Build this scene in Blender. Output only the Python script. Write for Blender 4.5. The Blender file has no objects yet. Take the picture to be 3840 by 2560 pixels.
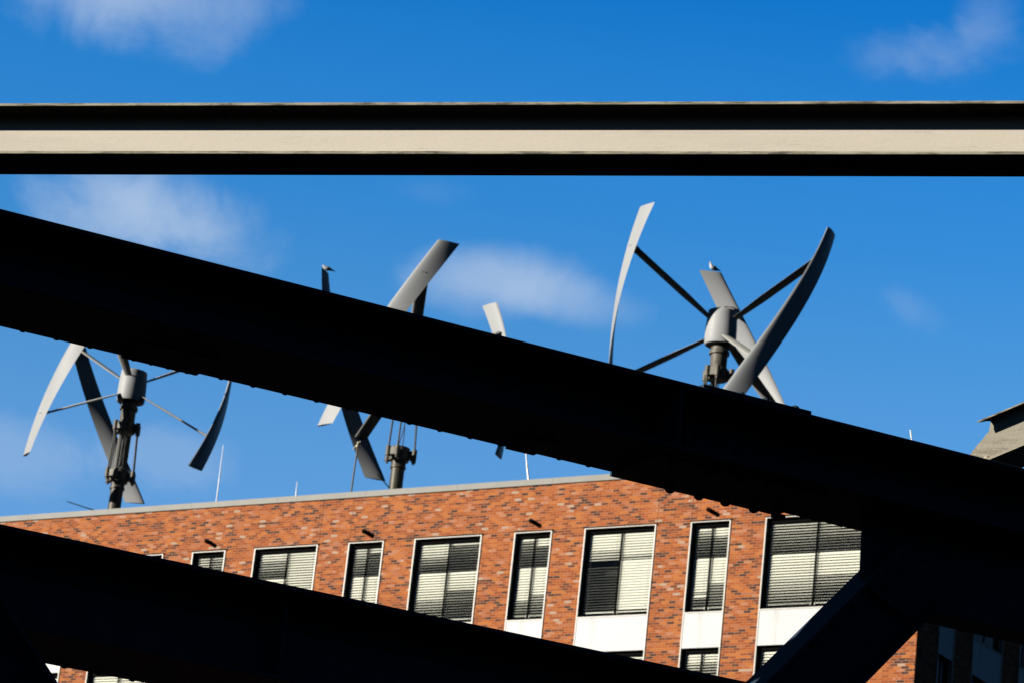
import bpy, math, random
from math import sin, cos, pi, radians as rad, sqrt
from mathutils import Vector, Matrix
random.seed(7)

# ------------------------------------------------------------------ scene, camera, sky, sun
scn = bpy.context.scene
col = scn.collection
CAM_H = 1.6                                   # eye height above the ground
PITCH, ROLL, FOC = rad(18.791), rad(6.2468), 12433.5
cam_data = bpy.data.cameras.new('camera')
cam_data.sensor_width = 36.0
cam_data.lens = FOC / 3840.0 * 36.0
cam_data.clip_start = 0.1
cam_data.clip_end = 6000.0
cam_data.dof.use_dof = True
cam_data.dof.focus_distance = 13.6
cam_data.dof.aperture_fstop = 15.0
cam = bpy.data.objects.new('camera', cam_data)
col.objects.link(cam)
Fv = Vector((0, cos(PITCH), sin(PITCH)))
Uv = Vector((0, -sin(PITCH), cos(PITCH)))
Rv = Vector((1, 0, 0))
R2 = cos(ROLL) * Rv + sin(ROLL) * Uv
U2 = -sin(ROLL) * Rv + cos(ROLL) * Uv
m = Matrix((R2, U2, -Fv)).transposed().to_4x4()
m.translation = (0, 0, CAM_H)
cam.matrix_world = m
scn.camera = cam

SUN_AZ, SUN_EL = rad(250.0), rad(17.6)        # azimuth clockwise from +Y
sun_dir = Vector((sin(SUN_AZ) * cos(SUN_EL), cos(SUN_AZ) * cos(SUN_EL), sin(SUN_EL)))
sd = bpy.data.lights.new('sun', 'SUN')
sd.energy = 5.0
sd.angle = rad(0.5)
sd.color = (1.0, 0.93, 0.82)
so = bpy.data.objects.new('sun', sd)
col.objects.link(so)
so.rotation_euler = (-sun_dir).to_track_quat('-Z', 'Y').to_euler()
so.location = (-30, -10, 60)

world = bpy.data.worlds.new('World')
scn.world = world
world.use_nodes = True
wn, wl = world.node_tree.nodes, world.node_tree.links
wn.clear()


def wnode(t, **k):
    n = wn.new(t)
    for a, b in k.items():
        setattr(n, a, b)
    return n


def wmath(op, a, b=None, c=None, clamp=False):
    n = wnode('ShaderNodeMath', operation=op, use_clamp=clamp)
    for i, v in enumerate((a, b, c)):
        if v is None:
            continue
        if isinstance(v, (int, float)):
            n.inputs[i].default_value = v
        else:
            wl.new(v, n.inputs[i])
    return n.outputs[0]


out = wnode('ShaderNodeOutputWorld')
bg = wnode('ShaderNodeBackground')
wl.new(bg.outputs[0], out.inputs[0])
sky = wnode('ShaderNodeTexSky', sky_type='NISHITA', sun_disc=False)
sky.sun_elevation = SUN_EL
sky.sun_rotation = SUN_AZ
sky.altitude = 50
sky.air_density = 1.0
sky.dust_density = 0.3
sky.ozone_density = 3.0
bg.inputs[1].default_value = 0.088
tc = wnode('ShaderNodeTexCoord')
sepw = wnode('ShaderNodeSeparateXYZ')
wl.new(tc.outputs['Generated'], sepw.inputs[0])
# sky deepens with elevation; dimmed further outside the view to cut fill light
ramp = wnode('ShaderNodeValToRGB')
wl.new(sepw.outputs[2], ramp.inputs[0])
SKY_STOPS = [(0.0, (.15, .20, .28)), (0.20, (.35, .50, .66)), (0.245, (.95, 1.44, 1.84)), (0.292, (.79, 1.44, 1.86)), (0.325, (.58, 1.39, 1.88)),
             (0.359, (.34, 1.31, 1.97)), (0.39, (.23, 1.27, 2.03)), (0.425, (.07, 1.08, 1.96)), (0.50, (.05, .36, .62)),
             (0.60, (.01, .08, .16)), (1.0, (.006, .03, .07))]
cr = ramp.color_ramp
while len(cr.elements) > 1:
    cr.elements.remove(cr.elements[-1])
cr.elements[0].position = SKY_STOPS[0][0]
cr.elements[0].color = (*SKY_STOPS[0][1], 1)
for p_, c_ in SKY_STOPS[1:]:
    e_ = cr.elements.new(p_)
    e_.color = (*c_, 1)
mul = wnode('ShaderNodeMix', data_type='RGBA', blend_type='MULTIPLY')
mul.inputs[0].default_value = 1.0
wl.new(sky.outputs[0], mul.inputs[6])
wl.new(ramp.outputs[0], mul.inputs[7])
# sky brightness dimmed away from the view direction, so shaded faces stay dark
azr = wnode('ShaderNodeMapRange', interpolation_type='SMOOTHSTEP')
for n_, v_ in (('From Min', .58), ('From Max', .885), ('To Min', .14), ('To Max', 1.0)):
    azr.inputs[n_].default_value = v_
wl.new(sepw.outputs[1], azr.inputs['Value'])
NOFF = 4.11
# soft clouds hung at directions in the sky
nz = wnode('ShaderNodeTexNoise', noise_dimensions='3D')
nz.inputs['Scale'].default_value = 24.0
nz.inputs['Detail'].default_value = 9.0
nz.inputs['Roughness'].default_value = 0.62
nz.inputs['Distortion'].default_value = 0.35
noff = wnode('ShaderNodeVectorMath', operation='ADD')
noff.inputs[1].default_value = (NOFF, 0, 0)
wl.new(tc.outputs['Generated'], noff.inputs[0])
wl.new(noff.outputs[0], nz.inputs['Vector'])
nz2 = wnode('ShaderNodeTexNoise', noise_dimensions='3D')
nz2.inputs['Scale'].default_value = 9.0
nz2.inputs['Detail'].default_value = 3.0
wl.new(tc.outputs['Generated'], nz2.inputs['Vector'])


def cloud(az, el, w, h, tilt, k, amp, soft=0.75):
    az, el, tilt = rad(az), rad(el), rad(tilt)
    d = Vector((sin(az) * cos(el), cos(az) * cos(el), sin(el)))
    r = Vector((cos(az), -sin(az), 0))
    u = r.cross(d)
    ax = (cos(tilt) * r + sin(tilt) * u) / rad(w)
    ay = (-sin(tilt) * r + cos(tilt) * u) / rad(h)
    outs = []
    for v in (ax, ay):
        dp = wnode('ShaderNodeVectorMath', operation='DOT_PRODUCT')
        wl.new(tc.outputs['Generated'], dp.inputs[0])
        dp.inputs[1].default_value = v
        outs.append(wmath('SUBTRACT', dp.outputs['Value'], v.dot(d)))
    r2 = wmath('ADD', wmath('MULTIPLY', outs[0], outs[0]), wmath('MULTIPLY', outs[1], outs[1]))
    rr = wmath('SQRT', r2)
    n = wmath('MULTIPLY', wmath('SUBTRACT', nz.outputs[0], 0.5), k)
    q = wmath('ADD', rr, n)
    mr = wnode('ShaderNodeMapRange', interpolation_type='SMOOTHSTEP')
    mr.inputs['From Min'].default_value = 1.05
    mr.inputs['From Max'].default_value = 1.05 - soft
    mr.inputs['To Min'].default_value = 0.0
    mr.inputs['To Max'].default_value = amp
    wl.new(q, mr.inputs['Value'])
    return mr.outputs[0]


CL = [(-8.7, 24.0, 1.9, 1.35, -4, 1.5, 0.80, 1.05), (-7.0, 24.0, 2.0, 1.2, 6, 1.6, 0.50, 1.1),
      (-7.1, 20.2, 2.0, 1.25, -6, 1.6, 0.85, 1.0), (-5.9, 20.0, 1.4, 1.0, -10, 1.7, 0.55, 1.1),
      (-0.45, 19.8, 1.75, 0.75, 2, 1.25, 0.66, 0.9), (0.8, 19.6, 1.6, 0.5, -4, 1.4, 0.40, 0.95),
      (6.6, 24.25, 1.4, 0.55, 6, 2.6, 0.17, 1.1), (7.6, 24.35, 1.2, 0.55, 10, 2.6, 0.17, 1.1), (8.25, 24.9, 0.65, 0.6, 70, 2.6, 0.19, 1.1),
      (7.1, 20.0, 0.8, 0.35, -30, 2.4, 0.13, 0.95), (-8.7, 15.7, 1.7, 0.9, 0, 2.0, 0.34, 0.95),
      (-6.0, 16.1, 1.7, 0.7, 0, 2.2, 0.30, 0.95), (-2.0, 21.2, 1.0, 0.35, 0, 2.4, 0.06, 0.95),
      (30, 22, 9, 3, 5, 2.0, 0.7, 0.9), (-42, 26, 10, 4, -8, 2.0, 0.7, 0.9), (150, 25, 14, 5, 0, 2.0, 0.7, 0.9)]
acc = None
for c_ in CL:
    o_ = cloud(*c_)
    if acc is None:
        acc = o_
    else:
        acc = wmath('SUBTRACT', 1.0, wmath('MULTIPLY', wmath('SUBTRACT', 1.0, acc), wmath('SUBTRACT', 1.0, o_)))
cm = wnode('ShaderNodeMix', data_type='RGBA')
wl.new(acc, cm.inputs[0])
wl.new(mul.outputs[2], cm.inputs[6])
cm.inputs[7].default_value = (4.1, 5.4, 7.4, 1)
skc = wnode('ShaderNodeVectorMath', operation='SCALE')
wl.new(cm.outputs[2], skc.inputs[0])
wl.new(azr.outputs[0], skc.inputs['Scale'])
wl.new(skc.outputs[0], bg.inputs[0])

scn.view_settings.view_transform = 'Standard'
scn.view_settings.look = 'None'
scn.view_settings.exposure = 0.25
scn.view_settings.gamma = 1.0
scn.cycles.max_bounces = 8
scn.cycles.diffuse_bounces = 0
scn.cycles.glossy_bounces = 3
scn.cycles.transparent_max_bounces = 8
scn.cycles.use_denoising = True


# ------------------------------------------------------------------ helpers
class MB:
    """collects shapes and links them as one mesh object"""

    def __init__(s):
        s.v, s.f, s.m, s.sm = [], [], [], []

    def add(s, vs, fs, mi=0, smooth=False):
        o = len(s.v)
        s.v += [tuple(v) for v in vs]
        for f in fs:
            s.f.append([i + o for i in f])
            s.m.append(mi)
            s.sm.append(smooth)

    def box(s, x0, x1, y0, y1, z0, z1, mi=0, T=None, bev=0.0):
        if bev > 0:
            b = bev
            prof = [(y0 + b, z0), (y1 - b, z0), (y1, z0 + b), (y1, z1 - b), (y1 - b, z1), (y0 + b, z1), (y0, z1 - b), (y0, z0 + b)]
            vs = [(x0, *p) for p in prof] + [(x1, *p) for p in prof]
            n = 8
            fs = [[i, i + n, (i + 1) % n + n, (i + 1) % n] for i in range(n)] + [list(range(n)), list(range(2 * n - 1, n - 1, -1))]
        else:
            vs = [(x0, y0, z0), (x1, y0, z0), (x1, y1, z0), (x0, y1, z0), (x0, y0, z1), (x1, y0, z1), (x1, y1, z1), (x0, y1, z1)]
            fs = [[0, 3, 2, 1], [4, 5, 6, 7], [0, 1, 5, 4], [1, 2, 6, 5], [2, 3, 7, 6], [3, 0, 4, 7]]
        if T is not None:
            vs = [T @ Vector(v) for v in vs]
        s.add(vs, fs, mi)

    def quad(s, a, b, c, d, mi=0):
        s.add([a, b, c, d], [[0, 1, 2, 3]], mi)

    def prism(s, pts, y0, y1, mi=0, T=None):
        """polygon in xz, extruded over y"""
        n = len(pts)
        vs = [(p[0], y0, p[1]) for p in pts] + [(p[0], y1, p[1]) for p in pts]
        if T is not None:
            vs = [T @ Vector(v) for v in vs]
        s.add(vs, [list(range(n)), list(range(2 * n - 1, n - 1, -1))] + [[i, (i + 1) % n, (i + 1) % n + n, i + n] for i in range(n)], mi)

    def loft(s, rings, mi=0, smooth=True, caps=True):
        n = len(rings[0])
        vs = [p for r in rings for p in r]
        fs = []
        for k in range(len(rings) - 1):
            for i in range(n):
                j = (i + 1) % n
                fs.append([k * n + i, k * n + j, (k + 1) * n + j, (k + 1) * n + i])
        s.add(vs, fs, mi, smooth)
        if caps:
            s.add(rings[0], [list(range(n))[::-1]], mi)
            s.add(rings[-1], [list(range(n))], mi)

    def tube(s, a, b, r0, r1=None, n=12, mi=0, smooth=True):
        a, b = Vector(a), Vector(b)
        r1 = r0 if r1 is None else r1
        d = (b - a).normalized()
        x = d.orthogonal().normalized()
        y = d.cross(x)
        s.loft([[p + (x * cos(2 * pi * i / n) + y * sin(2 * pi * i / n)) * r for i in range(n)] for p, r in ((a, r0), (b, r1))], mi, smooth)

    def lathe(s, prof, n=32, c=(0, 0), mi=0, smooth=True, mod=None):
        rings = []
        for r, z in prof:
            ring = []
            for i in range(n):
                t = 2 * pi * i / n
                rr = r * (mod(t, z) if mod else 1)
                ring.append((c[0] + rr * cos(t), c[1] + rr * sin(t), z))
            rings.append(ring)
        s.loft(rings, mi, smooth)

    def dome(s, c, n, r, h, seg=10, mi=0):
        """rivet head"""
        c, n = Vector(c), Vector(n).normalized()
        x = n.orthogonal().normalized()
        y = n.cross(x)
        rings = []
        for q in (0, .35, .7, 1.0, 1.3, 1.52):
            rr, hh = r * cos(q), h * sin(q)
            rings.append([c + n * (hh - .001) + (x * cos(2 * pi * i / seg) + y * sin(2 * pi * i / seg)) * max(rr, r * .04) for i in range(seg)])
        s.loft(rings, mi, True)

    def build(s, name, mats, parent=None, loc=None, rotz=None, bevel=0):
        me = bpy.data.meshes.new(name)
        me.from_pydata(s.v, [], s.f)
        me.update()
        for mt in (mats if isinstance(mats, (list, tuple)) else [mats]):
            me.materials.append(mt)
        me.polygons.foreach_set('material_index', s.m)
        me.polygons.foreach_set('use_smooth', s.sm)
        if any(s.sm):
            me.set_sharp_from_angle(angle=rad(38))
        o = bpy.data.objects.new(name, me)
        col.objects.link(o)
        if parent:
            o.parent = parent
        if loc:
            o.location = loc
        if rotz is not None:
            o.rotation_euler.z = rotz
        if bevel:
            b = o.modifiers.new('bevel', 'BEVEL')
            b.width = bevel
            b.segments = 2
            b.limit_method = 'ANGLE'
        return o


def tag(o, label=None, cat=None, group=None, kind=None):
    if label:
        o['label'] = label
    if cat:
        o['category'] = cat
    if group:
        o['group'] = group
    if kind:
        o['kind'] = kind
    return o


def empty(name, loc=(0, 0, 0), rotz=0.0, M=None):
    o = bpy.data.objects.new(name, None)
    col.objects.link(o)
    if M is not None:
        o.matrix_world = M
    else:
        o.location = loc
        o.rotation_euler.z = rotz
    return o


def copy_part(o, parent, loc=None):
    c = o.copy()
    col.objects.link(c)
    c.parent = parent
    if loc is not None:
        c.location = loc
    return c


# ------------------------------------------------------------------ materials
class Mat:
    def __init__(s, name):
        s.m = bpy.data.materials.new(name)
        s.m.use_nodes = True
        s.n, s.l = s.m.node_tree.nodes, s.m.node_tree.links
        s.b = s.n['Principled BSDF']
        s.tc = s.n.new('ShaderNodeTexCoord')

    def mp(s, scale=(1, 1, 1), src='Object'):
        mp = s.n.new('ShaderNodeMapping')
        mp.inputs['Scale'].default_value = scale
        s.l.new(s.tc.outputs[src], mp.inputs[0])
        return mp.outputs[0]

    def noise(s, scale, detail=4, rough=.5, stretch=(1, 1, 1)):
        n = s.n.new('ShaderNodeTexNoise')
        n.inputs['Scale'].default_value = scale
        n.inputs['Detail'].default_value = detail
        n.inputs['Roughness'].default_value = rough
        s.l.new(s.mp(stretch), n.inputs['Vector'])
        return n.outputs[0]

    def ramp(s, src, stops, interp='LINEAR'):
        r = s.n.new('ShaderNodeValToRGB')
        r.color_ramp.interpolation = interp
        e = r.color_ramp.elements
        while len(e) > 1:
            e.remove(e[-1])
        e[0].position = stops[0][0]
        e[0].color = (*stops[0][1], 1)
        for p, c in stops[1:]:
            q = e.new(p)
            q.color = (*c, 1)
        s.l.new(src, r.inputs[0])
        return r.outputs[0]

    def mix(s, f, a, b, mode='MIX'):
        n = s.n.new('ShaderNodeMix')
        n.data_type = 'RGBA'
        n.blend_type = mode
        for i, v in ((0, f), (6, a), (7, b)):
            if isinstance(v, (int, float)):
                n.inputs[i].default_value = v
            elif isinstance(v, tuple):
                n.inputs[i].default_value = (*v, 1)
            else:
                s.l.new(v, n.inputs[i])
        return n.outputs[2]

    def bump(s, src, strength, dist=.01):
        b = s.n.new('ShaderNodeBump')
        b.inputs['Strength'].default_value = strength
        b.inputs['Distance'].default_value = dist
        s.l.new(src, b.inputs['Height'])
        s.l.new(b.outputs[0], s.b.inputs['Normal'])

    def col(s, c):
        if isinstance(c, tuple):
            s.b.inputs['Base Color'].default_value = (*c, 1)
        else:
            s.l.new(c, s.b.inputs['Base Color'])

    def fin(s, rough=.6, spec=.5, metal=0):
        s.b.inputs['Roughness'].default_value = rough
        s.b.inputs['Specular IOR Level'].default_value = spec
        s.b.inputs['Metallic'].default_value = metal
        return s.m


def g3(v):
    return (v, v, v)


def simple(name, c, rough=.6, spec=.5, metal=0, var=.12, scale=3.0, stretch=(1, 1, 1), bump=0, bdist=.005):
    M = Mat(name)
    n = M.noise(scale, 5, .6, stretch)
    lo = tuple(x * (1 - var) for x in c)
    hi = tuple(min(1, x * (1 + var)) for x in c)
    M.col(M.ramp(n, [(.3, lo), (.7, hi)]))
    if bump:
        M.bump(M.noise(scale * 6, 4, .6, stretch), bump, bdist)
    return M.fin(rough, spec, metal)


# brick laid in courses on a wall whose local x runs along it and z is up
def brick_material(name, swap=False):
    M = Mat(name)
    sep = M.n.new('ShaderNodeSeparateXYZ')
    M.l.new(M.tc.outputs['Object'], sep.inputs[0])
    cmb = M.n.new('ShaderNodeCombineXYZ')
    M.l.new(sep.outputs[1 if swap else 0], cmb.inputs[0])
    M.l.new(sep.outputs[2], cmb.inputs[1])
    br = M.n.new('ShaderNodeTexBrick')
    M.l.new(cmb.outputs[0], br.inputs['Vector'])
    br.offset = .5
    br.inputs['Color1'].default_value = (0, 0, 0, 1)
    br.inputs['Color2'].default_value = (1, 1, 1, 1)
    br.inputs['Mortar'].default_value = (.5, .5, .5, 1)
    br.inputs['Scale'].default_value = 1.0
    br.inputs['Mortar Size'].default_value = .0065
    br.inputs['Mortar Smooth'].default_value = .25
    br.inputs['Bias'].default_value = 0
    br.inputs['Brick Width'].default_value = .218
    br.inputs['Row Height'].default_value = .0725
    bw = M.n.new('ShaderNodeRGBToBW')
    M.l.new(br.outputs['Color'], bw.inputs[0])
    # patches where dark or pale bricks gather
    pn = M.noise(.9, 3, .6)
    ad = M.n.new('ShaderNodeMath')
    ad.operation = 'MULTIPLY_ADD'
    M.l.new(pn, ad.inputs[0])
    ad.inputs[1].default_value = .34
    ad.inputs[2].default_value = -.17
    ad2 = M.n.new('ShaderNodeMath')
    ad2.operation = 'ADD'
    M.l.new(bw.outputs[0], ad2.inputs[0])
    M.l.new(ad.outputs[0], ad2.inputs[1])
    c = M.ramp(ad2.outputs[0], [(0, (0.076, 0.031, 0.024)), (.06, (0.134, 0.047, 0.029)), (.12, (0.214, 0.058, 0.022)), (.22, (0.338, 0.079, 0.017)),
                                (.42, (0.418, 0.103, 0.020)), (.58, (0.463, 0.125, 0.025)), (.72, (0.534, 0.163, 0.032)), (.84, (0.445, 0.146, 0.063)),
                                (.93, (0.516, 0.215, 0.118)), (.982, (0.498, 0.361, 0.277))], 'CONSTANT')
    c = M.mix(.5, c, M.ramp(M.noise(14, 6, .7, (1, 1, 3)), [(.3, g3(.55)), (.7, g3(1.3))]), 'MULTIPLY')
    c = M.mix(br.outputs['Fac'], c, (.42, .255, .16))
    # lime bloom on some patches
    bl = M.ramp(M.noise(2.3, 6, .75), [(.62, g3(0)), (.80, g3(.35))])
    c = M.mix(bl, c, (.56, .35, .26))
    M.col(c)
    inv = M.n.new('ShaderNodeMath')
    inv.operation = 'SUBTRACT'
    inv.inputs[0].default_value = 1
    M.l.new(br.outputs['Fac'], inv.inputs[1])
    M.bump(inv.outputs[0], .6, .006)
    return M.fin(.85, .25)


m_brick = brick_material('brick_front')
m_brick_side = brick_material('brick_side', True)
m_joint = simple('joint_seal', (.10, .055, .035), .9, .1)
m_coping = simple('zinc_coping', (.235, .235, .213), .55, .4, 0, .10, 1.4, (1, 1, 1), .1)
m_frame = simple('window_frame_paint', (.44, .425, .38), .4, .5, 0, .05)
m_dark = simple('dark_window_profile', (.006, .006, .006), .9, .02)
m_room = simple('unlit_room', (.02, .019, .018), .9, .1)
m_slat = simple('blind_slat', (.93, .92, .83), .38, .4, 0, .05, 2)
m_cord = simple('blind_cord', (.08, .08, .075), .8, .1)
m_roof = simple('roof_gravel', (.18, .17, .16), .95, .1, 0, .3, 8)
m_spout = simple('spout_metal', (.006, .005, .005), .9, .02)
m_blade = simple('blade_coat', (.40, .42, .44), .5, .25, 0, .07, .9, (1, 1, .4))
m_bolt = simple('blade_bolt', (.03, .03, .03), .5, .5)
m_arm = simple('arm_coat', (.66, .66, .63), .5, .3, 0, .06, 2)
m_hub = simple('hub_coat', (.44, .46, .475), .5, .25, 0, .06, 2)
m_mast = simple('mast_steel', (.075, .067, .048), .5, .5, .15, .3, 4)
m_cast = simple('cast_steel', (.13, .122, .098), .55, .5, .1, .35, 5)
m_rodm = simple('dark_rod', (.03, .03, .026), .5, .5, 0)
m_alu = simple('aluminium_rod', (.72, .72, .71), .35, .5, .2, .05)
m_green = simple('dark_green_rod', (.012, .035, .034), .5, .4)
m_brass = simple('clamp_metal', (.62, .60, .42), .4, .5)
m_gull = Mat('gull_plumage')
m_gull.col((.80, .80, .78))
m_gull = m_gull.fin(.8, .1)
m_gullwing = simple('gull_wing', (.30, .31, .32), .8, .1)
m_gulltail = simple('gull_tail', (.015, .015, .015), .8, .1)
m_beak = simple('gull_beak', (.55, .25, .05), .5, .3)
m_white_panel = Mat('spandrel_panel')
_n = m_white_panel.noise(1.3, 5, .6, (2.2, 1, .3))
m_white_panel.col(m_white_panel.ramp(_n, [(.26, (.45, .465, .48)), (.44, (.57, .59, .61)), (.75, (.60, .62, .635))]))
m_white_panel = m_white_panel.fin(.45, .3)

# bridge paint darkened in its colour for the shade; flaking, faint brush and rust marks
M = Mat('shaded_bridge_paint')
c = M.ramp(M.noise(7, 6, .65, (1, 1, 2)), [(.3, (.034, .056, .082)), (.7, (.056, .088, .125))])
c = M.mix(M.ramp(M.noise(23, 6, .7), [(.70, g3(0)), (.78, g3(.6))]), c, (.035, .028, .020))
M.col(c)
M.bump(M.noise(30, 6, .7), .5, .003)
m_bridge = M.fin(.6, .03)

# weathered beige paint
def beige(name, base, dirt_lo, dirt_hi, dirt=(.10, .09, .07), bump=.25, gloss=(.85, .05)):
    M = Mat(name)
    c = M.ramp(M.noise(2.2, 6, .65, (.35, 1, 2.2)), [(.3, tuple(x * .84 for x in base)), (.55, base), (.8, tuple(min(1, x * 1.06) for x in base))])
    c = M.mix(M.ramp(M.noise(120, 3, .6), [(.35, g3(.25)), (.75, g3(0))]), c, tuple(x * .7 for x in base))
    d = M.ramp(M.noise(9, 8, .8, (.45, 1, 3.5)), [(dirt_lo, g3(0)), (dirt_hi, g3(.9))])
    c = M.mix(d, c, dirt)
    M.col(c)
    M.bump(M.noise(60, 6, .7), bump, .002)
    return M.fin(*gloss)


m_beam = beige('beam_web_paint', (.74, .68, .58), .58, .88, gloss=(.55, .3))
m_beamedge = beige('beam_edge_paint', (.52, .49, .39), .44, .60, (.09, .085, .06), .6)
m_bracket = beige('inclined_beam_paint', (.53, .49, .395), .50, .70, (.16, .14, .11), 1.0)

# thin window glass
gm = bpy.data.materials.new('window_glass')
gm.use_nodes = True
gn, gl = gm.node_tree.nodes, gm.node_tree.links
gn.clear()
go = gn.new('ShaderNodeOutputMaterial')
gx = gn.new('ShaderNodeMixShader')
gt = gn.new('ShaderNodeBsdfTransparent')
gt.inputs[0].default_value = (.985, 1, .97, 1)
gg = gn.new('ShaderNodeBsdfGlossy')
gg.inputs['Roughness'].default_value = .02
gw = gn.new('ShaderNodeLayerWeight')
gw.inputs[0].default_value = .5
gp = gn.new('ShaderNodeMath')
gp.operation = 'POWER'
gp.inputs[1].default_value = 4.0
gl.new(gw.outputs['Facing'], gp.inputs[0])
gf = gn.new('ShaderNodeMath')
gf.operation = 'MULTIPLY_ADD'
gf.inputs[1].default_value = .7
gf.inputs[2].default_value = .03
gl.new(gp.outputs[0], gf.inputs[0])
gtc = gn.new('ShaderNodeTexCoord')
gno = gn.new('ShaderNodeTexNoise')
gno.inputs['Scale'].default_value = 1.6
gl.new(gtc.outputs['Object'], gno.inputs['Vector'])
gb = gn.new('ShaderNodeBump')
gb.inputs['Strength'].default_value = .15
gb.inputs['Distance'].default_value = .03
gl.new(gno.outputs[0], gb.inputs['Height'])
gl.new(gb.outputs[0], gg.inputs['Normal'])
gl.new(gf.outputs[0], gx.inputs[0])
gl.new(gt.outputs[0], gx.inputs[1])
gl.new(gg.outputs[0], gx.inputs[2])
gl.new(gx.outputs[0], go.inputs[0])
m_glass = gm

# unseen ground: cobble pattern kept near black so undersides get little bounced light
M = Mat('dark_ground')
v = M.n.new('ShaderNodeTexVoronoi')
v.inputs['Scale'].default_value = 6
M.l.new(M.mp(), v.inputs['Vector'])
M.col(M.ramp(v.outputs['Distance'], [(.1, (.020, .019, .018)), (.6, (.008, .008, .008))]))
m_ground = M.fin(.8, .2)

# ------------------------------------------------------------------ ground
g = MB()
g.quad((-1500, -1500, 0), (1500, -1500, 0), (1500, 1500, 0), (-1500, 1500, 0))
tag(g.build('ground', m_ground), kind='structure')

# ------------------------------------------------------------------ the brick building
A = rad(32.6872)
B0 = Vector((0, 89.7217, 0))
Dv = Vector((cos(A), -sin(A), 0))
Nv = Vector((sin(A), cos(A), 0))
bld = empty('brick_building', B0, -A)
tag(bld, 'long red brick office building with grey coping, venetian blinds and rooftop turbines', 'building')
HEAD, SILL, PITCHZ = 24.771 + CAM_H, 22.246 + CAM_H, 3.5
TOP = 26.15 + CAM_H
UL, UR, DEPTH = -42.0, 13.24, 15.0
REV = 0.12
cols = []
for k in range(-1, 4):
    cols.append((-10.36 + 5.575 * k, 1.215, 'narrow', k))
for k in range(-1, 4):
    cols.append((-8.10 + 5.575 * k, 2.245 if k < 3 else 3.0, 'wide', k))
cols.sort()
rows = [0, 1, 2]
# openings: a bay runs from the head of row 0 down to the sill of the last row (panels between)
zb = SILL - PITCHZ * rows[-1]
w = MB()
us = [UL]
for c_ in cols:
    us += [c_[0], c_[0] + c_[1]]
us.append(UR)
for i in range(len(us) - 1):
    hole = i % 2 == 1
    if not hole:
        w.quad((us[i], 0, zb), (us[i + 1], 0, zb), (us[i + 1], 0, HEAD), (us[i], 0, HEAD))
    else:
        a, b = us[i], us[i + 1]
        w.quad((a, 0, HEAD), (b, 0, HEAD), (b, .5, HEAD), (a, .5, HEAD))
        w.quad((a, 0, zb), (a, .5, zb), (b, .5, zb), (b, 0, zb))
        w.quad((a, 0, zb), (a, 0, HEAD), (a, .5, HEAD), (a, .5, zb))
        w.quad((b, 0, zb), (b, .5, zb), (b, .5, HEAD), (b, 0, HEAD))
w.quad((UL, 0, HEAD), (UR, 0, HEAD), (UR, 0, TOP), (UL, 0, TOP))
w.quad((UL, 0, 0), (UR, 0, 0), (UR, 0, zb), (UL, 0, zb))
w.build('front_wall', m_brick, bld)
# side wall with its own bays
scols = [(1.30, 1.0), (3.49, 1.98), (6.62, 1.0), (8.81, 1.98), (11.9, 1.0)]
w = MB()
ys = [0]
for s_ in scols:
    ys += [s_[0], s_[0] + s_[1]]
ys.append(DEPTH)
for i in range(len(ys) - 1):
    a, b = ys[i], ys[i + 1]
    if i % 2 == 0:
        w.quad((UR, a, zb), (UR, b, zb), (UR, b, HEAD), (UR, a, HEAD))
    else:
        w.quad((UR, a, HEAD), (UR, b, HEAD), (UR - .5, b, HEAD), (UR - .5, a, HEAD))
        w.quad((UR, a, zb), (UR - .5, a, zb), (UR - .5, b, zb), (UR, b, zb))
        w.quad((UR, a, zb), (UR, a, HEAD), (UR - .5, a, HEAD), (UR - .5, a, zb))
        w.quad((UR, b, zb), (UR - .5, b, zb), (UR - .5, b, HEAD), (UR, b, HEAD))
w.quad((UR, 0, HEAD), (UR, DEPTH, HEAD), (UR, DEPTH, TOP), (UR, 0, TOP))
w.quad((UR, 0, 0), (UR, DEPTH, 0), (UR, DEPTH, zb), (UR, 0, zb))
w.build('side_wall', m_brick_side, bld)
w = MB()
w.quad((UR, DEPTH, 0), (UL, DEPTH, 0), (UL, DEPTH, TOP), (UR, DEPTH, TOP))
w.build('rear_wall', m_brick, bld)
w = MB()
w.quad((UL, DEPTH, 0), (UL, 0, 0), (UL, 0, TOP), (UL, DEPTH, TOP))
w.build('end_wall', m_brick_side, bld)
w = MB()
ZR = TOP - .25
w.quad((UL, .3, ZR), (UR - .3, .3, ZR), (UR - .3, DEPTH - .3, ZR), (UL, DEPTH - .3, ZR))
w.build('roof', m_roof, bld)
w = MB()   # dark sheets behind the panes, standing in for unlit rooms
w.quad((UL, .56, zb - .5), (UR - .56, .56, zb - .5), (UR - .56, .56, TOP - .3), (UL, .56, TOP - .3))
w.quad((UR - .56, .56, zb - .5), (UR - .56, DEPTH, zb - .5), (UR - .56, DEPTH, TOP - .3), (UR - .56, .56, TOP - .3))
w.build('dark_backdrop', m_room, bld)
# coping in lengths with open joints
w = MB()
step, u = 3.12, -42.0
joints = [-10.62 + step * i for i in range(-10, 9)]
edges_ = [UL - .04] + [j for j in joints if UL + .5 < j < UR - .3] + [UR + .05]
for i in range(len(edges_) - 1):
    a, b = edges_[i] + .003, edges_[i + 1] - .003
    w.add([(a, -.045, TOP + .002), (b, -.045, TOP + .002), (b, .32, TOP + .002), (a, .32, TOP + .002),
           (a, -.045, TOP + .175), (b, -.045, TOP + .175), (b, .32, TOP + .155), (a, .32, TOP + .155)],
          [[0, 3, 2, 1], [4, 5, 6, 7], [0, 1, 5, 4], [1, 2, 6, 5], [2, 3, 7, 6], [3, 0, 4, 7]])
w.box(UR - .3, UR + .05, .323, DEPTH + .05, TOP + .002, TOP + .165)
w.box(UL - .04, UR - .303, DEPTH - .3, DEPTH + .05, TOP + .002, TOP + .165)
w.build('coping', m_coping, bld)
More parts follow.
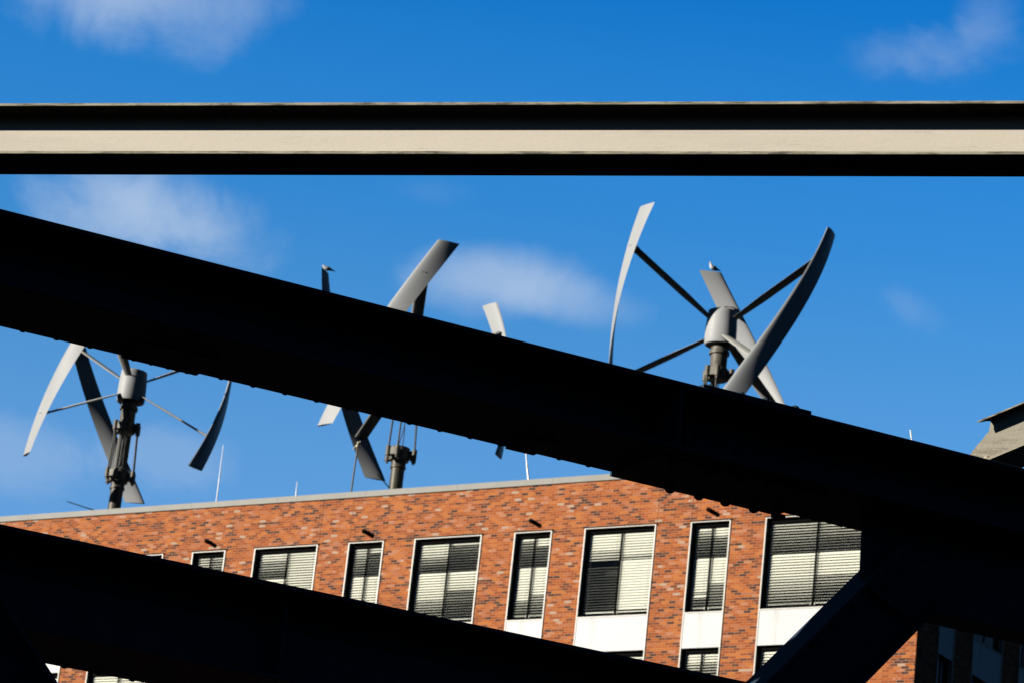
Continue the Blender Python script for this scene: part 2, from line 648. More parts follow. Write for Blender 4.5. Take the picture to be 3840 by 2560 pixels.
# movement joints in the brick
for k in (-2, 0, 2):
    for uu in (-8.10 + 5.575 * k + 2.255, -10.36 + 5.575 * (k + 1) + .0):
        if UL < uu:
            w = MB()
            w.box(uu - .007, uu + .007, -.002, .01, HEAD + .06, TOP)
            w.build('movement_joint', m_joint, bld)
pe = UL
for c_ in cols + [(UR, 0, 0, 0)]:
    w = MB()
    w.box(pe, c_[0] - .03, -.0025, .01, HEAD + .052, HEAD + .062)
    w.build('course_joint', m_joint, bld)
    pe = c_[0] + c_[1] + .03
w = MB()
w.tube((0, .02, 0), (0, -.24, -.012), .062, .062, 14)
w.lathe([(.062, -.001), (.062, .004)], 14)
sp = w.build('roof_drain_spout', m_spout, bld, (-9.75, 0, 25.06 + CAM_H))
for k in range(-1, 4):
    if k != 0:
        copy_part(sp, bld, (-9.75 + 5.575 * k, 0, 25.06 + CAM_H))


# --- blinds: slats from t0 to t1 (fractions of height) with tilt a->b degrees
def blind_mesh(mb, x0, x1, zt, zbm, segs, y, flip=1, bottom=True):
    h = zt - zbm
    pitch, hw, th = .0775, .042, .0012
    n = int(h / pitch)
    for i in range(n + 1):
        t = (i + .5) / (n + 1)
        ang = None
        for (ta, tb, aa, ab) in segs:
            if ta <= t < tb:
                ang = aa + (ab - aa) * (t - ta) / (tb - ta)
        if ang is None:
            continue
        ang = rad(ang + random.uniform(-2, 2))
        z = zt - i * pitch - .03
        sag = random.uniform(-.003, .003)
        # slat section: slightly arched, outer edge down
        pts = []
        for q in (-1, 0, 1):
            dy, dz = q * hw, (.004 if q == 0 else 0)
            yy = dy * cos(ang) + dz * sin(ang)
            zz = dy * sin(ang) + dz * cos(ang)
            pts.append((yy, zz))
        ring = [(p[0], p[1]) for p in pts] + [(p[0], p[1] - th) for p in pts[::-1]]
        vs = [(x0, y + p[0], z + p[1]) for p in ring] + [(x1, y + p[0], z + p[1] + sag) for p in ring]
        k = len(ring)
        mb.add(vs, [[j, (j + 1) % k, (j + 1) % k + k, j + k] for j in range(k)] + [list(range(k))[::-1], list(range(k, 2 * k))])
    if bottom:
        mb.box(x0, x1, y - .012, y + .012, zbm - .035, zbm - .018)
    for xx in (x0 + .12, x1 - .12):
        mb.box(xx - .002, xx + .002, y - hw - .003, y - hw - .001, zbm - .02, zt, 1)


GEN = {
    'lowtop': [(0, .04, 45, 45), (.04, .36, 33, 13), (.36, .75, 62, 52), (.75, 1, 40, 22)],
}


def W(l, r):
    return (l, r)


STY = {
    ('narrow', -1, 0): W([(0, .4, 40, 15), (.4, 1, 60, 30)],) if False else W([(0, .4, 40, 15), (.4, 1, 60, 30)], [(0, .4, 30, 12), (.4, 1, 60, 30)]),
    ('narrow', 0, 0): W([(0, .4, 42, 24), (.4, 1, 58, 40)], [(0, .4, 36, 14), (.4, 1, 58, 40)]),
    ('wide', 0, 0): W([(0, .12, 52, 44), (.12, .36, 34, 18), (.36, 1, 62, 50)], [(0, .5, 52, 46), (.5, 1, 55, 40)]),
    ('narrow', 1, 0): W([(0, .10, 46, 38), (.10, .38, 34, 16), (.38, 1, 60, 46)], [(0, .06, 48, 44), (.06, .38, 22, 12), (.38, 1, 60, 44)]),
    ('wide', 1, 0): W([(0, .18, 54, 44), (.18, .38, 32, 12), (.38, .72, 60, 48), (.72, 1, 38, 18)],
                      [(0, .05, 44, 40), (.05, .38, 24, 10), (.38, .62, 60, 44), (.62, 1, 26, 14)]),
    ('narrow', 2, 0): W([(0, .05, 58, 58), (.05, .38, 30, 13), (.38, .80, 66, 56), (.80, 1, 32, 20)],
                        [(0, .09, 60, 52), (.09, .38, 26, 14), (.38, .72, 66, 58), (.72, 1, 34, 20)]),
    ('wide', 2, 0): W([(0, .22, 64, 58), (.22, .34, 44, 30), (.40, 1, 6, 8)], [(0, .26, 66, 56), (.26, .36, 46, 30), (.36, .97, 67, 63)]),
    ('narrow', 3, 0): W([(0, .04, 62, 60), (.04, .09, 40, 36), (.09, .38, 30, 13), (.38, .78, 68, 58), (.78, .83, 36, 34), (.83, .86, 60, 60), (.86, 1, 28, 18)],
                        [(0, .09, 62, 58), (.09, .38, 34, 14), (.38, .68, 68, 58), (.68, 1, 32, 20)]),
    ('wide', 3, 0): W([(0, .38, 36, 17), (.38, .70, 58, 48), (.70, 1, 44, 22)], [(0, .38, 34, 15), (.38, .66, 62, 48), (.66, 1, 32, 16)]),
}


def style(kind, k, row):
    s_ = STY.get((kind, k, row))
    if s_:
        return s_
    r1 = random.uniform(-5, 5)
    return ([(0, .12, 60 + r1, 55), (.12, .38, 36 + r1, 16), (.38, .7, 62, 52 + r1), (.7, 1, 45 + r1, 22)],
            [(0, .10, 56, 50 + r1), (.10, .38, 30 + r1, 14), (.38, .7, 62 + r1, 50), (.7, 1, 36, 20 + r1)])


def window(parent, wname, u0, wd, zs, zh, segs, face, last, top):
    """face: 0 front, 1 side. local frame: x along wall, y inward"""
    if face == 0:
        o = bpy.data.objects.new(wname, None)
    f = MB()
    fw = .035
    zlow = zs - (PITCHZ - (HEAD - SILL)) if not last else zs
    # outer frame: proud of the wall, continuous past the panel below
    f.box(0, fw, -.028, REV, zlow, zh)
    f.box(wd - fw, wd, -.028, REV, zlow, zh)
    f.box(fw, wd - fw, -.030, REV - .002, zs - .012, zs + .02)
    if top:
        f.box(-.0, wd, -.03, REV, zh + .001, zh + .03)
        f.box(-.012, wd + .03, -.055, -.002, zh + .031, zh + .05, 1)
    # dark inner profiles
    y0 = REV - .02
    f.box(fw + .002, fw + .052, y0, y0 + .05, zs + .021, zh - .001, 1)
    f.box(wd - fw - .052, wd - fw - .002, y0, y0 + .05, zs + .021, zh - .001, 1)
    f.box(fw + .053, wd - fw - .053, y0, y0 + .05, zh - .10, zh - .001, 1)
    f.box(fw + .053, wd - fw - .053, y0, y0 + .05, zs + .021, zs + .08, 1)
    fr = f.build('window', [m_frame, m_dark], parent, (u0, 0, 0))
    x0, x1 = fw + .053, wd - fw - .053
    xm = (x0 + x1) / 2
    q = MB()
    q.box(xm - .016, xm + .016, y0 - .002, y0 + .024, zs + .081, zh - .101)
    q.build('mullion', m_dark, fr)
    for a, b, in ((x0, xm - .019), (xm + .019, x1)):
        p = MB()
        p.quad((a, y0 + .02, zs + .081), (b, y0 + .02, zs + .081), (b, y0 + .02, zh - .101), (a, y0 + .02, zh - .101))
        p.build('pane', m_glass, fr)
    for (a, b), sg in zip(((x0 + .004, xm - .012), (xm + .012, x1 - .002)), segs):
        p = MB()
        blind_mesh(p, a, b, zh - .125, zs + .20, sg, y0 + .072)
        xe = xm - .03 if a < xm - .1 and b < xm else xm + .09
        p.tube((xe, y0 - .012, zs + .105), (xe, y0 - .012, zs + .15), .014, .022, 8)
        p.tube((xe, y0 - .012, zs + .15), (xe, y0 - .012, zs + .19), .006, .006, 6)
        p.build('blind', [m_slat, m_cord], fr)
    if not last:
        p = MB()
        p.box(fw + .003, wd - fw - .003, -.016, .03, zlow + .004, zs - .014)
        p.build('spandrel_panel', m_white_panel, fr)
    return fr


for (u0, wd, kind, k) in cols:
    for row in rows:
        window(bld, 'window', u0, wd, SILL - PITCHZ * row, HEAD - PITCHZ * row, style(kind, k, row), 0, row == rows[-1], row == 0)
for (y_, wd) in scols:
    for row in rows:
        r_ = window(bld, 'window', 0, wd, SILL - PITCHZ * row, HEAD - PITCHZ * row,
                    ([(0, .38, 20, 12), (.9, 1, 30, 30)], [(0, .38, 20, 12), (.9, 1, 30, 30)]), 1, row == rows[-1], row == 0)
        r_.location = (UR, y_, 0)
        r_.rotation_euler.z = pi / 2

# ------------------------------------------------------------------ wind turbines
HH, RB, CH, TW, OFF = 2.836, 3.017, .655, rad(30.486), .062
ZM = 30.804 + CAM_H
ZROOF = ZR
ZU, ZL = 1.774, -1.664
ROOFREL = ZROOF          # turbines stand on the roof


def airfoil(c, t, n=9):
    pts = []
    up, lo = [], []
    for i in range(n + 1):
        x = .5 * (1 - cos(pi * i / n))
        y = t * 5 * (.2969 * sqrt(x) - .126 * x - .3516 * x * x + .2843 * x ** 3 - .1036 * x ** 4)
        up.append((x - .5, y + .05 * t * sin(pi * x)))
        lo.append((x - .5, -y))
    return [(a * c, b * c) for a, b in up[::-1]] + [(a * c, b * c) for a, b in lo[1:-1]]


def rotor_blade():
    mb = MB()
    af = airfoil(CH, .15)
    rings = []
    K = 36
    for i in range(K + 1):
        z = -HH + 2 * HH * i / K
        ph = TW * z / HH
        r_ = Vector((sin(ph), -cos(ph), 0))
        t_ = Vector((cos(ph), sin(ph), 0))
        rings.append([r_ * (RB + b) + t_ * (OFF + a) + Vector((0, 0, z)) for a, b in af])
    mb.loft(rings, 0, True)
    for zz in (ZU, ZL):
        ph = TW * zz / HH
        r_ = Vector((sin(ph), -cos(ph), 0))
        t_ = Vector((cos(ph), sin(ph), 0))
        for s_ in (-.035, .045):
            c = r_ * (RB + .051) + t_ * (OFF + s_ - .02) + Vector((0, 0, zz))
            mb.tube(c - r_ * .02, c + r_ * .004, .016, .016, 8, 1)
            c = r_ * (RB - .047) + t_ * (OFF + s_ - .02) + Vector((0, 0, zz))
            mb.tube(c + r_ * .02, c - r_ * .004, .016, .016, 8, 1)
    return mb


def rotor_arm(z0, z1, cw):
    mb = MB()
    ph = TW * z1 / HH
    r_ = Vector((sin(ph), -cos(ph), 0))
    t_ = Vector((cos(ph), sin(ph), 0))
    a = r_ * .34 + Vector((0, 0, z0))
    b = r_ * (RB - .03) + Vector((0, 0, z1)) + t_ * OFF * .4
    d = (b - a).normalized()
    up = t_.cross(d)
    if up.z < 0:
        up = -up
    af = [(.5 * cos(2 * pi * i / 16), .085 * sin(2 * pi * i / 16)) for i in range(16)]
    rings = []
    for f_ in (0, .35, .7, 1.0):
        c = a.lerp(b, f_)
        w_ = cw * (.62 + .38 * min(1, f_ / .35))
        rings.append([c + t_ * (x * w_) + up * (y * w_) for x, y in af])
    mb.loft(rings, 0, True)
    # block coloured dark for the shadowed fairing where the arm meets the blade
    c = a.lerp(b, .965)
    T = Matrix((t_, up, d)).transposed().to_4x4()
    T.translation = c
    mb.box(-.14, .14, -.04, .04, -.07, .06, 1, T)
    return mb


def hub_mesh():
    mb = MB()
    z0, z1 = 30.33 - 30.804, 31.36 - 30.804

    def md(t, z):
        k = max(0, 1 - abs((z - z0) / (z1 - z0) - .1) * .6)
        return 1 + .13 * k * max(0, cos(1.5 * (t - phl))) ** 6 if False else 1 + .035 * k * cos(3 * (t - phl))
    phl = rad(-90) + TW * .35
    mb.lathe([(.20, z0 - .01), (.37, z0), (.425, z0 + .03), (.44, z0 + .10), (.445, z0 + .28), (.437, z0 + .55), (.425, z0 + .78),
              (.408, z1 - .03), (.403, z1 - .008), (.394, z1), (.05, z1 + .004)], 48, mod=md)
    return mb


LUG = [rad(a) for a in (242, 2, 122)]


def collar(mb, z0, z1, r, rl, lug_r, lug_h, drop):
    mb.lathe([(r * .8, z0 - .02), (r, z0), (r, z1), (r * .86, z1 + .02)], 24)
    for a in LUG:
        d = Vector((cos(a), sin(a), 0))
        s_ = Vector((-sin(a), cos(a), 0))
        zc = (z0 + z1) / 2 + drop
        T = Matrix((d, s_, Vector((0, 0, 1)))).transposed().to_4x4()
        T.translation = (0, 0, zc)
        mb.box(r * .6, rl + .02, -.15, .15, -lug_h * .36, lug_h * .36, 0, T)
        for q in (-1, 1):
            c = d * rl + s_ * (.15 * q)
            mb.tube(c + Vector((0, 0, zc - lug_h / 2)), c + Vector((0, 0, zc + lug_h / 2)), .076, .076, 14)
            mb.tube(c + Vector((0, 0, zc - lug_h / 2 - .06)), c + Vector((0, 0, zc - lug_h / 2)), .04, .045, 10)


def Z(zz):   # calibrated height above the eye -> height above the mast foot
    return zz + CAM_H - ZROOF


hub_z = ZM - ZROOF
masts = {}


def make_turbine():
    root = empty('wind_turbine')
    mb = MB()
    mb.lathe([(.30, 0), (.30, .03), (.20, .035), (.20, Z(27.50)), (.235, Z(27.51)), (.235, Z(27.57)), (.215, Z(27.59)), (.215, Z(27.9))], 28)
    for i in range(8):
        a = 2 * pi * i / 8
        mb.tube((.25 * cos(a), .25 * sin(a), .03), (.25 * cos(a), .25 * sin(a), .06), .018, .018, 6)
    mb.build('mast', m_mast, root)
    mb = MB()
    collar(mb, Z(27.74), Z(28.14), .29, .43, .06, .30, 0)
    mb.build('lower_collar', m_cast, root)
    for a_, b_ in (((.05, -.06), (-.03, -.08)), ((-.10, .02), (.06, .05))):
        mb = MB()
        pr = Vector((a_[0], a_[1], Z(28.1)))
        for k_ in range(1, 9):
            f_ = k_ / 8
            q_ = Vector((a_[0] + (b_[0] - a_[0]) * f_ + .05 * sin(pi * f_), a_[1] + (b_[1] - a_[1]) * f_, Z(28.1 + 1.3 * f_)))
            mb.tube(pr, q_, .014, .014, 6)
            pr = q_
        mb.build('cable', m_rodm, root)
    for a in LUG:
        for q in (-1, 1):
            mb = MB()
            d = Vector((cos(a), sin(a), 0))
            s_ = Vector((-sin(a), cos(a), 0))
            mb.tube(d * .43 + s_ * .15 * q + Vector((0, 0, Z(28.1))), d * .37 + s_ * .14 * q + Vector((0, 0, Z(29.42))), .026, .026, 10)
            mb.build('tie_rod', m_rodm, root)
    mb = MB()
    collar(mb, Z(29.34), Z(29.68), .28, .37, .06, .30, .0)
    mb.build('upper_collar', m_cast, root)
    mb = MB()
    mb.lathe([(.20, Z(29.64)), (.235, Z(29.70)), (.235, Z(30.08)), (.285, Z(30.09)), (.285, Z(30.18)), (.25, Z(30.20)), (.25, Z(30.31)), (.22, Z(30.33))], 28)
    mb.build('bearing_neck', m_cast, root)
    hub = hub_mesh().build('hub', m_hub, root, (0, 0, hub_z))
    b0 = rotor_blade().build('blade', [m_blade, m_bolt], root, (0, 0, hub_z))
    u0 = rotor_arm(31.07 - 30.804, ZU, .36).build('upper_arm', [m_arm, m_rodm], root, (0, 0, hub_z))
    l0 = rotor_arm(30.57 - 30.804, ZL, .40).build('lower_arm', [m_arm, m_rodm], root, (0, 0, hub_z))
    rot = [hub, b0, u0, l0]
    parts = [('hub', hub, 0)]
    for k_ in (1, 2):
        for o in (b0, u0, l0):
            c = copy_part(o, root)
            c.rotation_euler.z = k_ * 2 * pi / 3
            rot.append(c)
    return root


def set_phase(root, ph):
    for c in root.children:
        if c.name.split('.')[0] in ('hub', 'blade', 'upper_arm', 'lower_arm'):
            c.rotation_euler.z += ph


spots = [((-11.663, 99.097), rad(-35.918), 'turbine standing left, its whole dark mast and lower rotor seen under the girder'),
         ((-2.927, 93.478), rad(-16.629), 'middle turbine mostly hidden behind the dark girder, beside the leaning pole with clamp'),
         ((5.798, 87.642), rad(-86.525), 'turbine standing right with grey hub and raised blades clear above the girder')]
proto = make_turbine()
roots = [proto]
for i in (1, 2):
    r_ = proto.copy()
    col.objects.link(r_)
    for ch in list(proto.children):
        c = ch.copy()
        col.objects.link(c)
        c.parent = r_
    roots.append(r_)
for r_, ((x, y), ph, lab) in zip(roots, spots):
    r_.location = (x, y, ZROOF)
    tag(r_, lab, 'wind turbine', 'vertical axis wind turbines on the roof')
    set_phase(r_, ph)
for r_, (a_, b_) in zip(roots[:2], (((-.31, -.05, 26.70), (-1.46, -.10, 26.93)), ((-.16, -.1, 26.86), (-.58, -.2, 27.22)))):
    mb = MB()
    mb.tube((a_[0], a_[1], Z(a_[2])), (b_[0], b_[1], Z(b_[2])), .020, .015, 8)
    mb.tube((a_[0], a_[1], Z(a_[2]) - .6), (a_[0], a_[1], Z(a_[2]) + .06), .022, .022, 8)
    mb.build('stay_rod', m_green, r_)
bpy.context.view_layer.update()


# ------------------------------------------------------------------ gulls
def gull(loc, rotz, crouch, label):
    root = empty('gull', loc, rotz)
    tag(root, label, 'bird', 'gulls perched on turbine blades')
    # body spine along +x (head) ; rings of ellipses
    if crouch:
        sp_ = [(-.17, .10, .012, .010), (-.10, .105, .035, .030), (-.02, .10, .060, .052), (.05, .105, .062, .058), (.10, .13, .045, .045),
               (.125, .155, .036, .038), (.155, .165, .032, .032), (.18, .158, .014, .014)]
    else:
        sp_ = [(-.17, .075, .012, .010), (-.10, .085, .038, .032), (-.02, .10, .062, .058), (.05, .125, .064, .066), (.085, .175, .048, .048),
               (.098, .215, .036, .036), (.112, .245, .034, .033), (.138, .245, .024, .024), (.152, .24, .010, .010)]
    mb = MB()
    rings = []
    for i, (x, z, ry, rz) in enumerate(sp_):
        p, q = sp_[max(0, i - 1)], sp_[min(len(sp_) - 1, i + 1)]
        d = Vector((q[0] - p[0], 0, q[1] - p[1])).normalized()
        n = Vector((-d.z, 0, d.x))
        rings.append([Vector((x, 0, z)) + Vector((0, 1, 0)) * ry * cos(2 * pi * k / 14) + n * rz * sin(2 * pi * k / 14) for k in range(14)])
    mb.loft(rings)
    hx, hz = sp_[-1][0], sp_[-1][1]
    mb.tube((hx - .012, 0, hz), (hx + .03, 0, hz - .008), .008, .003, 8, 1)
    for s_ in (-1, 1):
        mb.tube((hx - .025, s_ * .022, hz + .010), (hx - .025, s_ * .028, hz + .010), .004, .003, 6, 2)
        mb.tube((-.005, s_ * .022, .07), (0, s_ * .022, .004), .005, .004, 6, 1)
        for a in (-.5, 0, .5):
            mb.tube((0, s_ * .022, .005), (.03 * cos(a), s_ * .022 + .03 * sin(a), .003), .004, .002, 5, 1)
    mb.build('body', [m_gull, m_beak, m_gulltail], root)
    for s_ in (-1, 1):
        mb = MB()
        rings = []
        zz = .13 if crouch else .14
        for x, y, z, l, t in ((.06, .045, zz - .01, .02, .010), (.02, .056, zz, .040, .012), (-.06, .050, zz - .02, .036, .010), (-.14, .030, zz - .045, .020, .007)):
            rings.append([Vector((x, s_ * y, z)) + Vector((0, s_ * t * cos(2 * pi * k / 10), l * sin(2 * pi * k / 10))) for k in range(10)])
        mb.loft(rings)
        a = rings[-1]
        mb.tube((-.14, s_ * .030, zz - .045), (-.245, s_ * .012, zz - .058), .014, .005, 8, 1)
        mb.build('wing', [m_gullwing, m_gulltail], root)
    return root


def blade_tip(i, k):
    (x, y), ph, _ = spots[i]
    a = ph + k * 2 * pi / 3 + TW
    return Vector((x + RB * sin(a), y - RB * cos(a), ZM + HH)), Vector((cos(a), sin(a), 0))


p, t = blade_tip(2, 2)
gull(p - t * .02 + Vector((0, 0, .003)), rad(200), False, 'white gull sitting upright on a blade tip of the right turbine')
p, t = blade_tip(1, 2)
gull(p + Vector((.05, 0, .003)), rad(195), True, 'white gull crouching low on the dark blade tip left of the middle turbine')

# ------------------------------------------------------------------ lightning rods on the coping
ZC = TOP + .172


def rod(u, h, lean, r, label, y=.12):
    root = empty('lightning_rod', B0 + Dv * u + Nv * y + Vector((0, 0, ZC - .005)), -A)
    tag(root, label, 'lightning rod', 'lightning rods standing on the coping')
    mb = MB()
    mb.box(-.05, .05, -.05, .05, 0, .03)
    mb.tube((0, 0, .02), (0, 0, .10), .022, .018, 10)
    mb.build('foot', m_alu, root)
    mb = MB()
    k_ = .45
    mb.tube((0, 0, .05), (lean * k_, 0, h * k_), r, r, 10)
    mb.tube((lean * k_, 0, h * k_), (lean, 0, h), r * .72, r * .55, 10)
    mb.build('rod', m_alu, root)


rod(-9.84, 1.83, -.03, .017, 'tallest thin white lightning rod, right of the left turbine')
rod(-6.967, .50, -.015, .017, 'short white lightning rod left of the middle turbine')
rod(.97, 1.15, -.24, .028, 'thick white lightning rod rising into the girder, right of the middle turbine')
rod(12.74, .70, -.13, .024, 'white lightning rod tip showing above the girder at far right')
# pole with clamp
root = empty('clamp_pole', B0 + Dv * -5.02 + Nv * .12 + Vector((0, 0, ZC - .005)), -A)
tag(root, 'leaning grey pole topped by a pale clamp, left of the middle turbine mast', 'pole')
mb = MB()
mb.box(-.06, .06, -.05, .05, 0, .03)
pts = [(0, .02), (.005, .5), (.02, .9), (.03, 1.42)]
for a, b in zip(pts[:-1], pts[1:]):
    mb.tube((a[0], 0, a[1]), (b[0], 0, b[1]), .026, .026, 10)
mb.build('shaft', m_cast, root)
mb = MB()
for c, r in (((.03, -.02, 1.45), .05), ((.05, -.02, 1.55), .038)):
    mb.lathe([(r * .3, c[2] - r), (r * .9, c[2] - r * .5), (r, c[2]), (r * .9, c[2] + r * .5), (r * .3, c[2] + r)], 12, (c[0], c[1]))
mb.tube((-.13, -.02, 1.36), (.12, -.02, 1.60), .014, .014, 8)
mb.build('clamp', m_brass, root)

# ------------------------------------------------------------------ steel truss bridge in the foreground
BO = Vector((-0.0015, 13.2495, 4.5223 + CAM_H))
BX, BY, BZ = Vector((.90209, .43132, .01427)), Vector((-.43136, .90218, 0)), Vector((-.01287, -.00616, .9999))
Mx = Matrix((BX, BY, BZ)).transposed().to_4x4()
Mx.translation = BO
brg = empty('truss_bridge', M=Mx)
tag(brg, 'riveted steel truss bridge, coloured dark for its shade, crossing the view diagonally in the foreground', 'bridge')
FW = .52
PR = .1467


def chord(name, z0, z1, x0, x1, extra=None):
    """riveted plate girder: flange plates, web, four angles, rivets; top z0, underside z1"""
    mb = MB()
    ft = .018
    mb.box(x0, x1, 0, FW, z0 - ft, z0, bev=.002)
    mb.box(x0, x1, 0, FW, z1, z1 + ft, bev=.002)
    yw = FW / 2
    mb.box(x0, x1, yw - .007, yw + .007, z1 + ft, z0 - ft)
    leg, lt = .095, .012
    for (za, zb_) in ((z0 - ft - leg, z0 - ft - .0005), (z1 + ft + .0005, z1 + ft + leg)):
        for s_ in (-1, 1):
            ya, yb = sorted((yw + s_ * .0075, yw + s_ * (.0075 + lt)))
            mb.box(x0, x1, ya, yb, za, zb_)
    for (zc) in (z0 - ft - lt - .0005, z1 + ft + .0005):
        for s_ in (-1, 1):
            ya, yb = sorted((yw + s_ * (.0198), yw + s_ * .115))
            mb.box(x0 + .001, x1 - .001, ya, yb, zc, zc + lt)
    x = x0 + .1
    while x < x1 - .05:
        mb.dome((x, yw - .0195, z1 + ft + .060), (0, -1, 0), .016, .014)
        mb.dome((x, yw - .0195, z0 - ft - .060), (0, -1, 0), .016, .014)
        x += PR
    if extra:
        extra(mb)
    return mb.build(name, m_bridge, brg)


ZLIP = -.302


def upper_extra(mb):
    x = -5.9 + .022
    i0 = int((-5.9 + 1.9677) / PR)
    x = -1.9677 - PR * 28
    while x < 8:
        if not (-1.53 < x < -1.19) and not (.80 < x < 1.75):
            mb.dome((x, FW - .020, ZLIP), (0, 0, -1), .015, .011)
        mb.dome((x, .025, ZLIP), (0, 0, -1), .015, .011)
        x += PR
    # splice plate under the bottom flange
    mb.box(-1.53, -1.19, .26, FW + .002, ZLIP - .010, ZLIP - .0005)
    for xx in (-1.48, -1.402, -1.3256, -1.2406):
        mb.dome((xx, FW - .02, ZLIP - .010), (0, 0, -1), .014, .010)
    mb.box(.27, .41, .30, FW + .001, ZLIP - .009, ZLIP - .0005)
    # thick cover plate with large rivets
    mb.box(.80, 1.665, .10, FW + .012, ZLIP - .0175, ZLIP - .0006, bev=.002)
    for xx in (1.096, 1.2456, 1.3835, 1.5335):
        for yy in (FW - .012, .15):
            mb.dome((xx, yy, ZLIP - .0175), (0, 0, -1), .025, .022, 14)
    mb.dome((.90, .15, ZLIP - .0175), (0, 0, -1), .025, .022, 14)
    mb.box(1.638, 1.690, FW - .032, FW + .010, ZLIP - .034, ZLIP - .018)
    # packing on top with rivet heads at its front edge
    mb.box(.945, 1.4969, .004, .46, .0006, .017, bev=.002)
    for xx in (.9931, 1.1455, 1.2716, 1.4262):
        for yy in (.028, .43):
            mb.dome((xx, yy, .017), (0, 0, 1), .021, .016, 14)
    # web splice with bolt heads, stiffener leg
    mb.box(.84, .86, .02, .24, ZLIP + .02, -.02)
    mb.box(1.00, 1.32, .2255, .2365, -.245, -.075)
    for xx, zz in ((.93, -.14), (1.05, -.135), (1.05, -.195), (1.19, -.14), (1.19, -.20), (1.27, -.17)):
        mb.dome((xx, .2255 if xx > 1 else .25, zz), (0, -1, 0), .026, .022, 12)


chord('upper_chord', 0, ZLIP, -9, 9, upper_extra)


def lower_extra(mb):
    mb.box(-.84, -.83, .10, .25, -1.63, -1.29)
    x = -6
    while x < 6:
        mb.dome((x, FW - .020, -1.635), (0, 0, -1), .015, .011)
        x += PR


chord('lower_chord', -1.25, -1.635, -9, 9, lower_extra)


def strut(name, a, b, width, y0, y1, up, tf=.014):
    """rolled section between two points of the truss plane: two flanges and a web, rivets on its web"""
    mb = MB()
    a, b = Vector((a[0], 0, a[1])), Vector((b[0], 0, b[1]))
    d = (b - a).normalized()
    n = Vector((-d.z, 0, d.x)) * up
    L = (b - a).length
    T = Matrix((d, Vector((0, 1, 0)), n)).transposed().to_4x4()
    T.translation = a
    mb.box(0, L, y0, y1, -tf, 0, 0, T)
    mb.box(0, L, y0, y1, -width, -width + tf, 0, T)
    ym = y0 + (y1 - y0) * .62
    mb.box(0, L, ym - .007, ym + .007, -width + tf, -tf, 0, T)
    mb.box(0, L, ym - .019, ym - .0075, -tf - .075, -tf - .0005, 0, T)
    mb.box(0, L, ym - .019, ym - .0075, -width + tf + .0005, -width + tf + .075, 0, T)
    x = .08
    while x < L:
        for zz in (-tf - .05, -width + tf + .05):
            mb.dome(T @ Vector((x, ym - .019, zz)), (0, -1, 0), .015, .012)
        x += PR
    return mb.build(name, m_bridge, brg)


# diagonal from the lower chord up to the gusset
strut('diagonal_strut', (1.454 - .30, -1.18 - .337), (1.9525 + .18, -.620 + .202), .32, .14, .38, 1)
strut('diagonal_strut', (-4.59, 1.05), (-1.34, -2.47), .26, -.30, -.06, 1)
# gusset plate at the node, deep plate running on to the right
mb = MB()
mb.prism([(1.945, -.298), (1.9525, -.620), (2.1875, -.7425), (6.0, -.745), (6.0, -.298)], .235, .252)
for xx in [2.05 + .12 * i for i in range(14)]:
    mb.dome((xx, .235, -.36), (0, -1, 0), .016, .013)
for xx in [2.3 + .12 * i for i in range(14)]:
    mb.dome((xx, .235, -.69), (0, -1, 0), .016, .013)
for i in range(3):
    for j in range(3):
        mb.dome((2.08 + .1 * i, .235, -.46 - .08 * j), (0, -1, 0), .016, .013)
mb.box(2.25, 6.0, .05, .234, -.745, -.730)
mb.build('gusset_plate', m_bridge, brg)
mb = MB()
mb.box(3.4, 3.42, .03, .50, -1.25, -.02)
mb.box(3.78, 3.80, .03, .50, -1.25, -.02)
mb.box(3.42, 3.78, .26, .272, -1.25, -.02)
mb.build('post', m_bridge, brg)

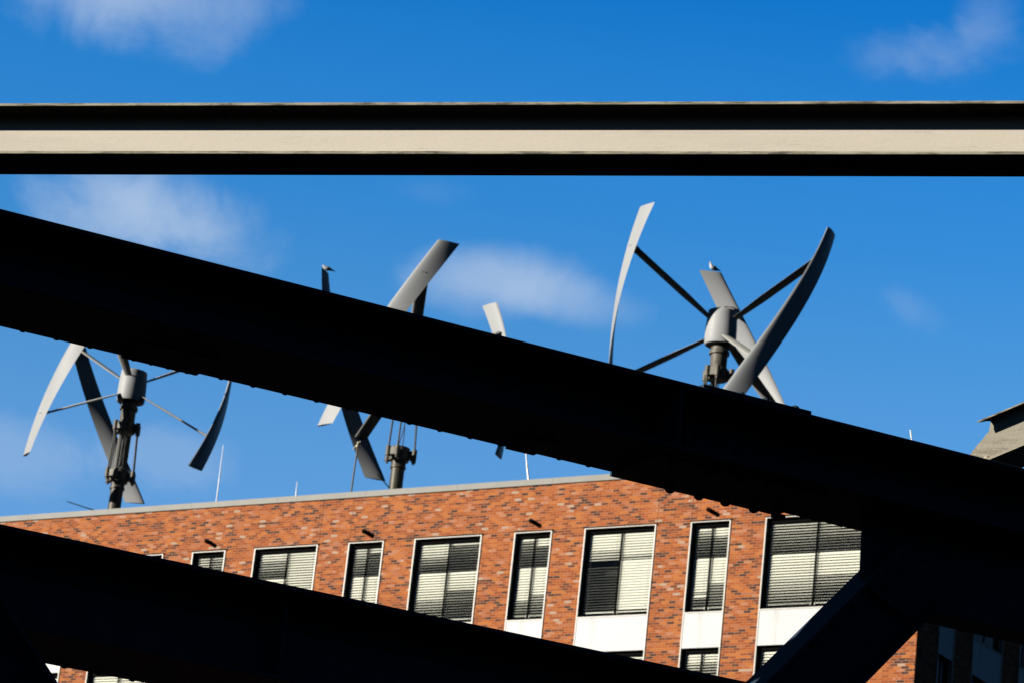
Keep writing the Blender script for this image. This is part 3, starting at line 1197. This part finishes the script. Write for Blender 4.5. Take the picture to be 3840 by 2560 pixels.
# ------------------------------------------------------------------ pale steel beam across the top
HO = Vector((-.1018, 11.9757, 5.057 + CAM_H))
HX, HY, HZ = Vector((.97235, -.23269, .01956)), Vector((.2327, .9725, 0)), Vector((-.0190, .0046, .9998))
Mx = Matrix((HX, HY, HZ)).transposed().to_4x4()
Mx.translation = HO
hb = empty('steel_beam', M=Mx)
tag(hb, 'level beige steel beam with black undersides spanning the whole picture in front of the sky', 'beam')
BW, BH, FT = .222, .2205, .0122
mb = MB()
mb.box(-9, 9, BW / 2 - .005, BW / 2 + .005, -BH + FT, -FT)
mb.build('web', m_beam, hb)
mb = MB()
mb.box(-9, 9, 0, BW, -FT, 0, bev=.0015)
mb.build('top_flange', m_beamedge, hb)
mb = MB()
mb.box(-9, 9, 0, BW, -BH, -BH + FT, bev=.0015)
mb.build('bottom_flange', m_beamedge, hb)

# ------------------------------------------------------------------ inclined beam end at the right edge
KO = Vector((2.3043, 15.0592, 4.8897 + CAM_H))
Mx = Matrix((HX, HY, HZ)).transposed().to_4x4()
Mx.translation = KO
kb = empty('inclined_beam', M=Mx)
tag(kb, 'rough beige beam with cut end rising behind the girder at the right edge', 'beam')
sl = .47
L2 = 3.0


def zt(x):
    return .097 + (x + .048) * sl


def zl_(x):
    return -.094 + (x + .008) * sl


mb = MB()
mb.prism([(-.082, -.058), (-.068, -.035), (-.058, -.020), (-.052, -.010), (-.040, .005), (-.022, .026), (-.012, .045), (.004, .062), (.012, zt(.012) - .0078), (L2, zt(L2) - .0078), (L2, zl_(L2) - .001), (-.25, zl_(-.25) - .001), (-.25, -.20)], .056, .066)
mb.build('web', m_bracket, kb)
mb = MB()
# flange with a tapered, ragged tip
n_ = 24
top, bot = [], []
vs = []
tip = [(-.048, 0), (-.030, .018), (-.012, .030), (.002, .046), (.010, .060), (.012, .09), (.02, .2)]
vs = [(x, y, zt(x)) for x, y in tip] + [(L2, .2, zt(L2)), (L2, 0, zt(L2))]
k_ = len(vs)
vs2 = [(x, y, z - .0075) for x, y, z in vs]
mb.add(vs + vs2, [list(range(k_)), list(range(2 * k_ - 1, k_ - 1, -1))] + [[i, (i + 1) % k_, (i + 1) % k_ + k_, i + k_] for i in range(k_)])
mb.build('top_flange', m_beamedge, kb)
mb = MB()
T = Matrix.Identity(4)
vs = [(-.3, 0, zl_(-.3)), (L2, 0, zl_(L2)), (L2, .32, zl_(L2)), (-.3, .32, zl_(-.3))]
vs2 = [(x, y, z - .012) for x, y, z in vs]
mb.add(vs + vs2, [[0, 1, 2, 3], [7, 6, 5, 4]] + [[i, (i + 1) % 4, (i + 1) % 4 + 4, i + 4] for i in range(4)])
mb.dome((.0, .055, -.075), (0, -1, 0), .018, .016, 12)
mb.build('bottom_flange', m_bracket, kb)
